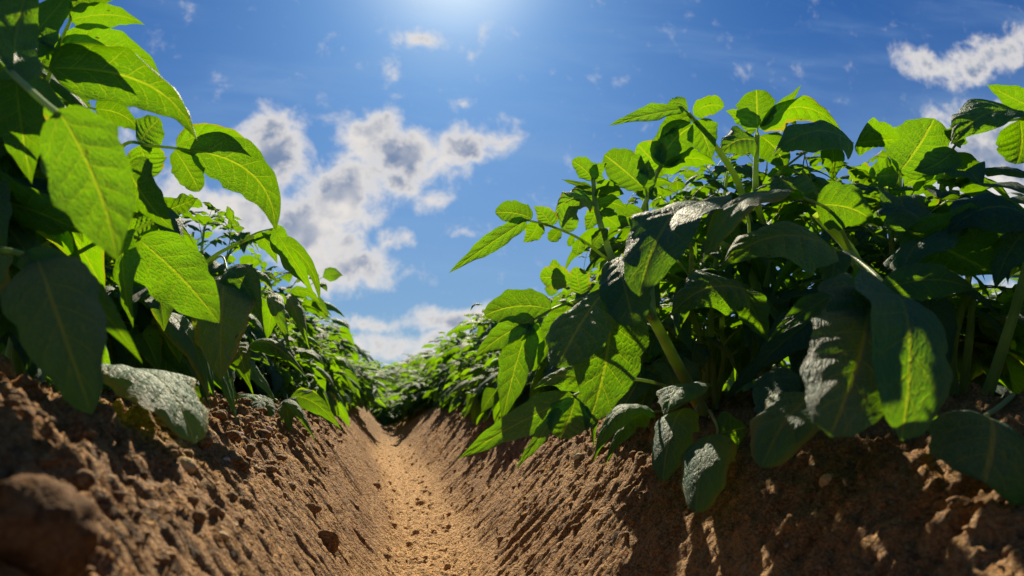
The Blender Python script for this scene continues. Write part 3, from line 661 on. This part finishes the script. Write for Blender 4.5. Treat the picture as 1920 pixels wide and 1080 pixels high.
hero_leaf(p, [(1420, 290, .84), (1420, 250, .84), (1421, 238, .84)], [
    (1421, 240, .84, 1418, 168, .83, 76, 'U', 5, 0, .06, .12, K(b=.42, a=.4)), (1424, 242, .84, 1503, 158, .84, 16, 'T', 50, .03, .08, .3),
    (1426, 240, .84, 1577, 244, .84, 58, 'U', 40, .22, .08, .1), (1418, 242, .84, 1360, 208, .84, 40, 'U', 35, .1, .08, .1),
    (1424, 255, .84, 1476, 330, .85, 60, 'U', 20, .1, .08, .1), (1420, 265, .84, 1350, 290, .84, 40, 'T', 50, .12, .08, .1)], rg, .0013)
hero_leaf(p, [(1440, 340, .82), (1520, 280, .78), (1600, 268, .74)], [
    (1600, 268, .74, 1448, 292, .72, 46, 'T', 55, .12, .08, .1), (1605, 268, .74, 1690, 262, .74, 40, 'T', 50, .1, .1, .1), (1560, 272, .76, 1560, 340, .78, 46, 'U', 20, 0, .1, .1)], rg, .0013)
# hanging blue-grey leaves
hero_leaf(p, [(1405, 500, .82), (1400, 400, .68), (1335, 372, .6)], [
    (1330, 380, .58, 1198, 556, .56, 104, 'T', 26, .05, .10, .25, K(b=.62, a=.42, quilt=.022)), (1345, 375, .6, 1385, 470, .62, 60, 'T', 30, 0, .1, .1)], rg, .0016)
hero_leaf(p, [(1225, 600, .7), (1190, 520, .64), (1160, 480, .6)], [
    (1160, 482, .58, 1190, 612, .55, 100, 'T', 10, .0, .08, .15, K(b=.42, a=.4, quilt=.045))], rg, .0016)
hero_leaf(p, [(1225, 600, .7), (1190, 555, .62), (1150, 540, .56)], [
    (1146, 540, .56, 1098, 808, .52, 140, 'U', 8, .04, .06, .18, K(b=.8, cup=.12)),
    (1140, 538, .56, 1045, 690, .55, 110, 'T', 20, -.06, .1, .1, K(b=.62, cup=.3)), (1165, 545, .58, 1140, 520, .58, 60, 'T', 20, 0, .1, .1)], rg, .0017)
# bright fan at (1000, 590)
hero_leaf(p, [(1225, 600, .7), (1130, 560, .66), (1060, 570, .62), (995, 602, .6)], [
    (1034, 580, .61, 908, 592, .61, 68, 'U', 15, .12, .08, .1, K(b=.62)), (1002, 598, .6, 893, 668, .6, 52, 'U', 25, .08, .08, .1, K(b=.7)),
    (992, 606, .6, 943, 786, .58, 68, 'U', 10, -.03, .06, .2, K(b=.75)), (1000, 605, .6, 1000, 696, .6, 42, 'U', 15, 0, .08, .15, K(b=.6)),
    (1072, 566, .62, 1008, 684, .6, 56, 'U', 15, .05, .08, .2, K(b=.75)), (1072, 530, .64, 1012, 520, .64, 48, 'U', 10, .08, .06, .1, K(b=.45)),
    (1090, 552, .65, 1080, 500, .66, 46, 'U', 15, 0, .08, .1, K(b=.6)), (1045, 530, .66, 1038, 486, .66, 28, 'U', 15, 0, .08, .1, K(b=.6)),
    (1010, 606, .6, 975, 640, .6, 18, 'U', 10, 0, .08, .1), (905, 572, .62, 882, 584, .62, 8, 'T', 40, .2, .1, .1)], rg, .0015)
# low leaves over the bank
hero_leaf(p, [(1300, 740, .75), (1200, 712, .66), (1120, 722, .58), (1075, 742, .54)], [
    (1078, 742, .54, 857, 862, .53, 62, 'U', 28, .06, .08, .2, K(b=.95, a=.55)), (1080, 745, .54, 1050, 822, .52, 84, 'U', 15, .0, .08, .1, K(b=.5)),
    (1050, 765, .53, 965, 882, .52, 26, 'U', 40, .05, .08, .3), (1120, 725, .58, 1000, 730, .6, 34, 'T', 45, .12, .1, .1)], rg, .0015)
hero_leaf(p, [(1300, 745, .76), (1260, 768, .7), (1222, 772, .66)], [
    (1222, 771, .66, 1112, 868, .64, 44, 'T', 30, .16, .1, 0, K(cup=.5)), (1218, 775, .66, 1135, 872, .66, 40, 'T', 20, .08, .1, 0, K(cup=.5))], rg, .0013)
hero_leaf(p, [(1310, 760, .74), (1300, 780, .68), (1285, 770, .64)], [
    (1290, 765, .64, 1242, 905, .61, 92, 'T', 15, .05, .1, -.05, K(b=.6, a=.42, cup=.4, quilt=.02)), (1300, 720, .66, 1245, 780, .62, 60, 'T', 30, 0, .1, .1)], rg, .0015)
hero_leaf(p, [(1330, 770, .72), (1345, 800, .64), (1345, 816, .6)], [
    (1345, 815, .6, 1305, 962, .56, 108, 'T', 15, .05, .1, -.05, K(b=.52, a=.42, cup=.4, quilt=.02)), (1350, 812, .6, 1400, 800, .62, 60, 'T', 40, 0, .1, .1)], rg, .0015)
hero_leaf(p, [(1425, 620, .82), (1430, 560, .7), (1400, 545, .62)], [
    (1402, 545, .62, 1256, 592, .6, 62, 'T', 50, .10, .08, .1), (1400, 548, .62, 1440, 640, .64, 60, 'T', 20, 0, .08, .1)], rg, .0014)
hero_leaf(p, [(1440, 740, .8), (1450, 690, .66), (1455, 690, .6)], [
    (1455, 690, .6, 1462, 800, .56, 86, 'T', 20, 0, .08, .1, K(b=.5))], rg, .0014)
grow(p, b0, .36, 5, rg, True, maxleaf=60)
# ---- right row, further ones just behind the big plants
for x, y, hh, sd, lb in [(.48, 1.08, .38, 25, 'fifth potato plant of the right row, tall and bushy behind the big near plants'),
                         (.40, 1.32, .30, 26, 'sixth potato plant of the right row, first of the lower bushes beside the furrow'),
                         (.52, 1.55, .30, 28, 'seventh potato plant of the right row, low bush hidden partly by the overhanging leaves')]:
    p, b0 = plant(x, y, lb, GR); grow(p, b0, hh, 5, np.random.RandomState(sd), True)
for x, y, hh, sd, lb in [(-.42, 1.56, .34, 31, 'fifth potato plant of the left row, beyond the dark rolled leaves over the bank')]:
    p, b0 = plant(x, y, lb, GL); grow(p, b0, hh, 6, np.random.RandomState(sd), False)

# ------------------------------------------------------------------ the rest of the rows: copies of a few grown plants
def copy_tree(o, parent=None):
    c = o.copy(); C.objects.link(c)
    if parent: c.parent = parent
    for ch in o.children: copy_tree(ch, c)
    return c
protos = []
for i in range(4):
    r_ = empty('potato_plant', (0, 0, 0)); grow(r_, np.zeros(3), .30, 6, np.random.RandomState(50+i), True, spread=.75, cull=False, hi=False, maxleaf=80, lsc=1.4); protos.append(r_)
bpy.context.view_layer.update()
# small far version: the same plants as two meshes, leaves and stems in one
def solid(root):
    vs, fs, mi, uvs, n = [], [], [], [], 0
    for ch in root.children:
        me = ch.data; k = len(me.vertices); co = np.empty(k*3, np.float32); me.vertices.foreach_get('co', co); co = co.reshape(-1, 3)
        A = np.array(ch.matrix_local); co = co@A[:3, :3].T+A[:3, 3]
        lv = np.empty(len(me.loops), np.int32); me.loops.foreach_get('vertex_index', lv)
        uv = np.empty(len(me.loops)*2, np.float32); me.uv_layers[0].data.foreach_get('uv', uv); vu = np.zeros((k, 2), np.float32); vu[lv] = uv.reshape(-1, 2)
        m_ = np.empty(len(me.polygons), np.int32); me.polygons.foreach_get('material_index', m_)
        if me.materials[0] == STEM: m_ = m_*0+1
        vs.append(co); fs.append(lv.reshape(-1, 4)+n); mi.append(m_); uvs.append(vu); n += k
    me = make_mesh('far_plant', np.concatenate(vs), np.concatenate(fs), LEAF, np.concatenate(uvs)); me.materials.append(STEM)
    me.polygons.foreach_set('material_index', np.concatenate(mi)); return me
SOLID = [solid(r_) for r_ in protos]
rp = random.Random(3)
used = [False]*4
def put(x, y, sc, label, group, parts, wide=1.0):
    i = rp.randrange(4)
    z = soil_z(x, y) if -3.3 < x < 4.5 and y < 13.5 else .2
    if parts:
        if not used[i]: o = protos[i]; used[i] = True
        else: o = copy_tree(protos[i])
    else:
        o = bpy.data.objects.new('potato_plant', SOLID[i]); C.objects.link(o)
    o.location = (x, y, z-.01); o.rotation_euler = (0, 0, rp.uniform(0, 6.28)); s = sc*rp.uniform(.9, 1.1); o.scale = (s*wide, s*wide, s)
    tag(o, label, 'potato plant', group)
ordn = ['first', 'second', 'third', 'fourth', 'fifth', 'sixth', 'seventh', 'eighth', 'ninth', 'tenth']
y = 1.84
for k in range(44):
    near = y < 3.6; mid = k < 7
    lab = lambda side, n: (f'{ordn[n-1]} potato plant of the {side} row counted from the camera' if n <= 10 else f'small distant potato plant in the far part of the {side} row')
    put(-.42+rp.uniform(-.02, .02), y, 1.08 if y < 3 else 1.0, lab('left', k+6), GL if k < 5 else 'distant plants of the left row', near, 1.0+.1*min(3, max(0, y-2.2)))
    put(.44+rp.uniform(-.02, .02), y-.02, .82 if y < 3 else .9, lab('right', k+8), GR if k < 3 else 'distant plants of the right row', near, 1.15+.16*min(3, max(0, y-2.2)))
    y += .29 if y < 6 else .29+.02*(y-6)
for k in range(9):
    put(-.275+rp.uniform(-.02, .02), 1.42+k*.27, .50, 'low side shoot of potato foliage drooping over the left bank', 'low foliage drooping over the left bank', k < 6, 1.1)
    put(.30+rp.uniform(-.02, .02), 1.50+k*.27, .50, 'low side shoot of potato foliage drooping over the right bank', 'low foliage drooping over the right bank', k < 6, 1.1)
for k in range(12):
    y = 3.05+k*.3
    put((-.20, .22, .02)[k % 3]+rp.uniform(-.03, .03), y, .48+.03*k, 'low potato plant sprawling across the furrow where the two rows close', 'low plants closing the furrow', False, 1.8)
for k in range(1):
    put(.56, .12-k*.3, 1.15, 'potato plant of the right row beside the camera, just outside the view', 'plants beside and behind the camera', False, 1.0)
    put(-.46, .08-k*.3, 1.1, 'potato plant of the left row beside the camera, just outside the view', 'plants beside and behind the camera', False, 1.0)
for k in range(14):                                # next ridges
    put(1.28+rp.uniform(-.03, .03), .5+k*.31, .8, 'potato plant of the next ridge, glimpsed behind the right row', 'potato plants of the ridge behind the right row', False, 1.2)
    put(-1.27+rp.uniform(-.03, .03), .6+k*.31, 1.0, 'potato plant of the next ridge, glimpsed behind the left row', 'potato plants of the ridge behind the left row', False, 1.2)
for r_, u_ in zip(protos, used):
    if not u_:
        for ch in list(r_.children): bpy.data.objects.remove(ch)
        bpy.data.objects.remove(r_)

# far crop: many leaves as one mass
bag = Bag(); rg = np.random.RandomState(9)
for i in range(9000):
    y = 11+ (rg.random()**2.2)*75; x = rg.uniform(-1, 1)*(1.5+y*.35)
    rr_ = np.abs(((x+SP/2) % SP)-SP/2); z = .02+.42*min(1, rr_/.2)*rg.random()**.5
    s_ = .06+.002*y; az = rg.uniform(0, 6.3); d = np.array([math.cos(az), math.sin(az), rg.uniform(-.6, .4)]); p0 = np.array([x, y, z])
    blade(bag, p0, p0+d*s_, p0+d*s_*.5+UP*s_*.15, nrm(np.array([rg.normal(0, .4), rg.normal(0, .4), 1])), s_*.7, rg, 1, 3, quilt=0)
tag(mesh_obj('potato_crop', None, None, None, None, me=bag.mesh('potato_crop')), 'mass of distant potato foliage where the rows merge', 'crop', kind='stuff')

# ------------------------------------------------------------------ tree line on the horizon
def far_leaf_mat():
    m = bpy.data.materials.new('tree_foliage'); m.use_nodes = True; t = NT(m.node_tree)
    a = t.n('ShaderNodeTexNoise', {'Vector': t.n('ShaderNodeNewGeometry').outputs['Position'], 'Scale': .5, 'Detail': 4.0}).outputs[0]
    p = t.n('ShaderNodeBsdfPrincipled', {'Base Color': t.ramp(a, [(.35, (.02, .045, .018)), (.65, (.05, .09, .03))]), 'Roughness': .8})
    t.n('ShaderNodeOutputMaterial', {0: p.outputs[0]}); return m
TREE = far_leaf_mat()
bark = bpy.data.materials.new('bark'); bark.use_nodes = True; bark.node_tree.nodes['Principled BSDF'].inputs['Base Color'].default_value = (.09, .07, .05, 1)
rt = np.random.RandomState(4)
for i, (px, hpx) in enumerate([(640, 20), (664, 24), (676, 14), (688, 16), (700, 15), (712, 30), (724, 38), (738, 34), (752, 26)]):
    y = 150+rt.uniform(-12, 12); X = CAM[0]+dirxz(px, 735)[0]*y; hgt = hpx/FPX*y*1.02
    root = tag(empty('tree', (X, y, -.15)), f'dark distant tree on the horizon in the gap between the rows, {["", "small ", "low ", "rounded ", "low "][i % 5]}crown', 'tree', 'trees on the horizon')
    b = Bag(); tube(b, [np.zeros(3), np.array([.1, 0, hgt*.35]), np.array([0, 0, hgt*.7])], .28, .1, 7, 2)
    mesh_obj('trunk', None, None, None, root, me=b.mesh('trunk', bark))
    b = Bag()
    for k in range(900):
        c = rt.normal(0, 1, 3); c /= np.linalg.norm(c); c *= rt.random()**.33*(1+.25*math.sin(c[0]*5+i)+.2*math.sin(c[2]*7))
        pc_ = np.array([c[0]*hgt*.55, c[1]*hgt*.5, hgt*.55+c[2]*hgt*.42]); d = rt.normal(0, 1, 3); d /= np.linalg.norm(d); s_ = hgt*.09
        blade(b, pc_, pc_+d*s_, pc_+d*s_*.5, nrm(rt.normal(0, 1, 3)), s_*.9, rt, 1, 2, quilt=0)
    mesh_obj('crown', None, None, None, root, me=b.mesh('crown', TREE))

# ------------------------------------------------------------------ stones and crumbs
def stone_mat(name, c1, c2):
    m = bpy.data.materials.new(name); m.use_nodes = True; t = NT(m.node_tree)
    tc = t.n('ShaderNodeTexCoord').outputs['Object']
    a = t.n('ShaderNodeTexNoise', {'Vector': tc, 'Scale': 110.0, 'Detail': 6.0, 'Roughness': .65}).outputs[0]
    b = t.n('ShaderNodeTexNoise', {'Vector': tc, 'Scale': 500.0, 'Detail': 3.0}).outputs[0]
    col = t.mix(t.mr(a, .35, .65), c1, c2); col = t.mix(t.mr(b, .55, .7, 0, .5), col, (.2, .12, .07))
    bm = t.n('ShaderNodeBump', {'Height': t.m('ADD', a, b), 'Distance': .002, 'Strength': .6})
    p = t.n('ShaderNodeBsdfPrincipled', {'Base Color': col, 'Roughness': .9, 'Specular IOR Level': .08, 'Normal': bm.outputs[0]})
    t.n('ShaderNodeOutputMaterial', {0: p.outputs[0]}); return m
import bmesh
def blob(size, seed, rough=.18, sub=4):
    bm = bmesh.new(); bmesh.ops.create_icosphere(bm, subdivisions=sub, radius=1)
    r_ = np.random.RandomState(seed); ks = r_.normal(0, 1.6, (9, 3)); ph = r_.random(9)*6.3
    V = np.array([v.co[:] for v in bm.verts]); disp = 1+min(rough, .3)*sum(np.sin(V@k+q)/(1+.35*j) for j, (k, q) in enumerate(zip(ks, ph)))*.5
    pl = nrm(r_.normal(0, 1, 3)); V = V*disp[:, None]; dd = V@pl; V -= np.maximum(dd-.75, 0)[:, None]*pl*.8
    if sub > 3: V *= 1+(.09 if rough > .4 else .03)*fbm(V[:, 0]*4+seed, V[:, 1]*4+V[:, 2]*3, 3)[:, None]
    if rough > .4: V *= 1+.05*fbm(V[:, 0]*13, V[:, 1]*13+V[:, 2]*9, 3)[:, None]
    Fc = np.array([[v.index for v in f.verts] for f in bm.faces]); bm.free()
    return V*np.array(size), Fc
def hit(px, py):
    "where the sight line through a pixel meets the soil"
    for d in np.arange(.15, 6, .004):
        q = at(px, py, d)
        if q[2] < soil_z(q[0], q[1]): return q
MAT = dict(dark=stone_mat('dark_clod', (.06, .028, .012), (.15, .080, .036)), pink=stone_mat('pink_stone', (.42, .27, .25), (.60, .44, .42)), grey=stone_mat('grey_stone', (.13, .095, .07), (.25, .18, .13)),
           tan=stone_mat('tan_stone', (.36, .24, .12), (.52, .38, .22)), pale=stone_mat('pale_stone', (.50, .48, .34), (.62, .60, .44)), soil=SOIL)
STONES = [(60, 1000, 210, 180, 'dark', 'big blurred dark clod half buried in the bank at the lower left corner', 'clod', .5),
          (345, 878, 44, 30, 'tan', 'smooth tan pebble below the ribbed leaf that lies on the left bank', 'pebble', .15),
          (446, 815, 24, 12, 'pink', 'long pink pebble high on the left bank near the plants', 'pebble', .15),
          (424, 866, 16, 12, 'pink', 'small pale pink pebble on the left bank right of the tan pebble', 'pebble', .2),
          (415, 1005, 26, 16, 'tan', 'small tan pebble low on the left bank near the bottom of the picture', 'pebble', .2),
          (505, 805, 12, 9, 'pink', 'tiny pinkish pebble on the crest of the left bank', 'pebble', .2),
          (612, 1022, 44, 42, 'soil', 'dark angular soil clod low on the left bank beside the furrow', 'clod', .3),
          (1553, 905, 34, 28, 'tan', 'round yellowish pebble on the shaded right bank below the big dark leaves', 'pebble', .12),
          (1082, 858, 18, 12, 'pale', 'small pale greenish pebble on the right bank below the overhanging leaves', 'pebble', .12),
          (1475, 1024, 14, 10, 'grey', 'tiny grey pebble low on the shaded right bank', 'pebble', .2),
          (703, 912, 18, 14, 'soil', 'small dark clod lying on the furrow floor', 'clod', .3),
          (150, 905, 60, 40, 'soil', 'rounded soil clod on the left bank above the big blurred stone', 'clod', .3),
          (1895, 1040, 30, 22, 'soil', 'soil clod at the lower right corner on the right bank', 'clod', .3),
          (1790, 945, 26, 20, 'soil', 'small lit soil clod on the right bank under the right edge leaves', 'clod', .3)]
for i, (px, py, wpx, hpx, mt, lb, cat, rg_) in enumerate(STONES):
    q = hit(px, py)
    if q is None: continue
    d = proj(q)[2]; a_, c_ = wpx/FPX*d/2, hpx/FPX*d/2
    V, Fc = blob((a_, (a_+c_)*.5, c_), 60+i, rg_); o = mesh_obj('stone' if cat == 'stone' else cat if cat == 'pebble' else 'soil_clod', V, Fc, MAT[mt])
    o.location = q+UP*c_*(.25 if wpx < 100 else -.1); o.rotation_euler = (0, .35 if px < 700 else -.35, -YAW); tag(o, lb, cat)
# crumbs: one scattered mass
rc = np.random.RandomState(8); shapes = [blob((1, .85, .75), 200+i, .35, 2) for i in range(8)]
vs, fs, n = [], [], 0
for i in range(14000):
    y = .12+rc.random()**1.5*2.6; left = rc.random() < .68
    x = (-(.13+.23*rc.random()**.6) if left else rc.uniform(.02, .5)) if rc.random() < .95 else rc.uniform(-.06, .06)
    s_ = .0008+.0052*rc.random()**4.5*(1.4 if left else .9)*(1 if y > .5 else .6)
    V, Fc = shapes[rc.randint(8)]; an = rc.uniform(0, 6.3); ca, sa = math.cos(an), math.sin(an)
    V = V@np.array([[ca, -sa, 0], [sa, ca, 0], [0, 0, 1]]).T*s_*rc.uniform(.7, 1.2, 3)
    vs.append(V+np.array([x, y, 0])); fs.append(Fc+n); n += len(V)
AV = np.concatenate(vs); cen = np.repeat(np.array([[v[:, 0].mean(), v[:, 1].mean()] for v in vs]), [len(v) for v in vs], axis=0)
AV[:, 2] += height(cen[:, 0], cen[:, 1])
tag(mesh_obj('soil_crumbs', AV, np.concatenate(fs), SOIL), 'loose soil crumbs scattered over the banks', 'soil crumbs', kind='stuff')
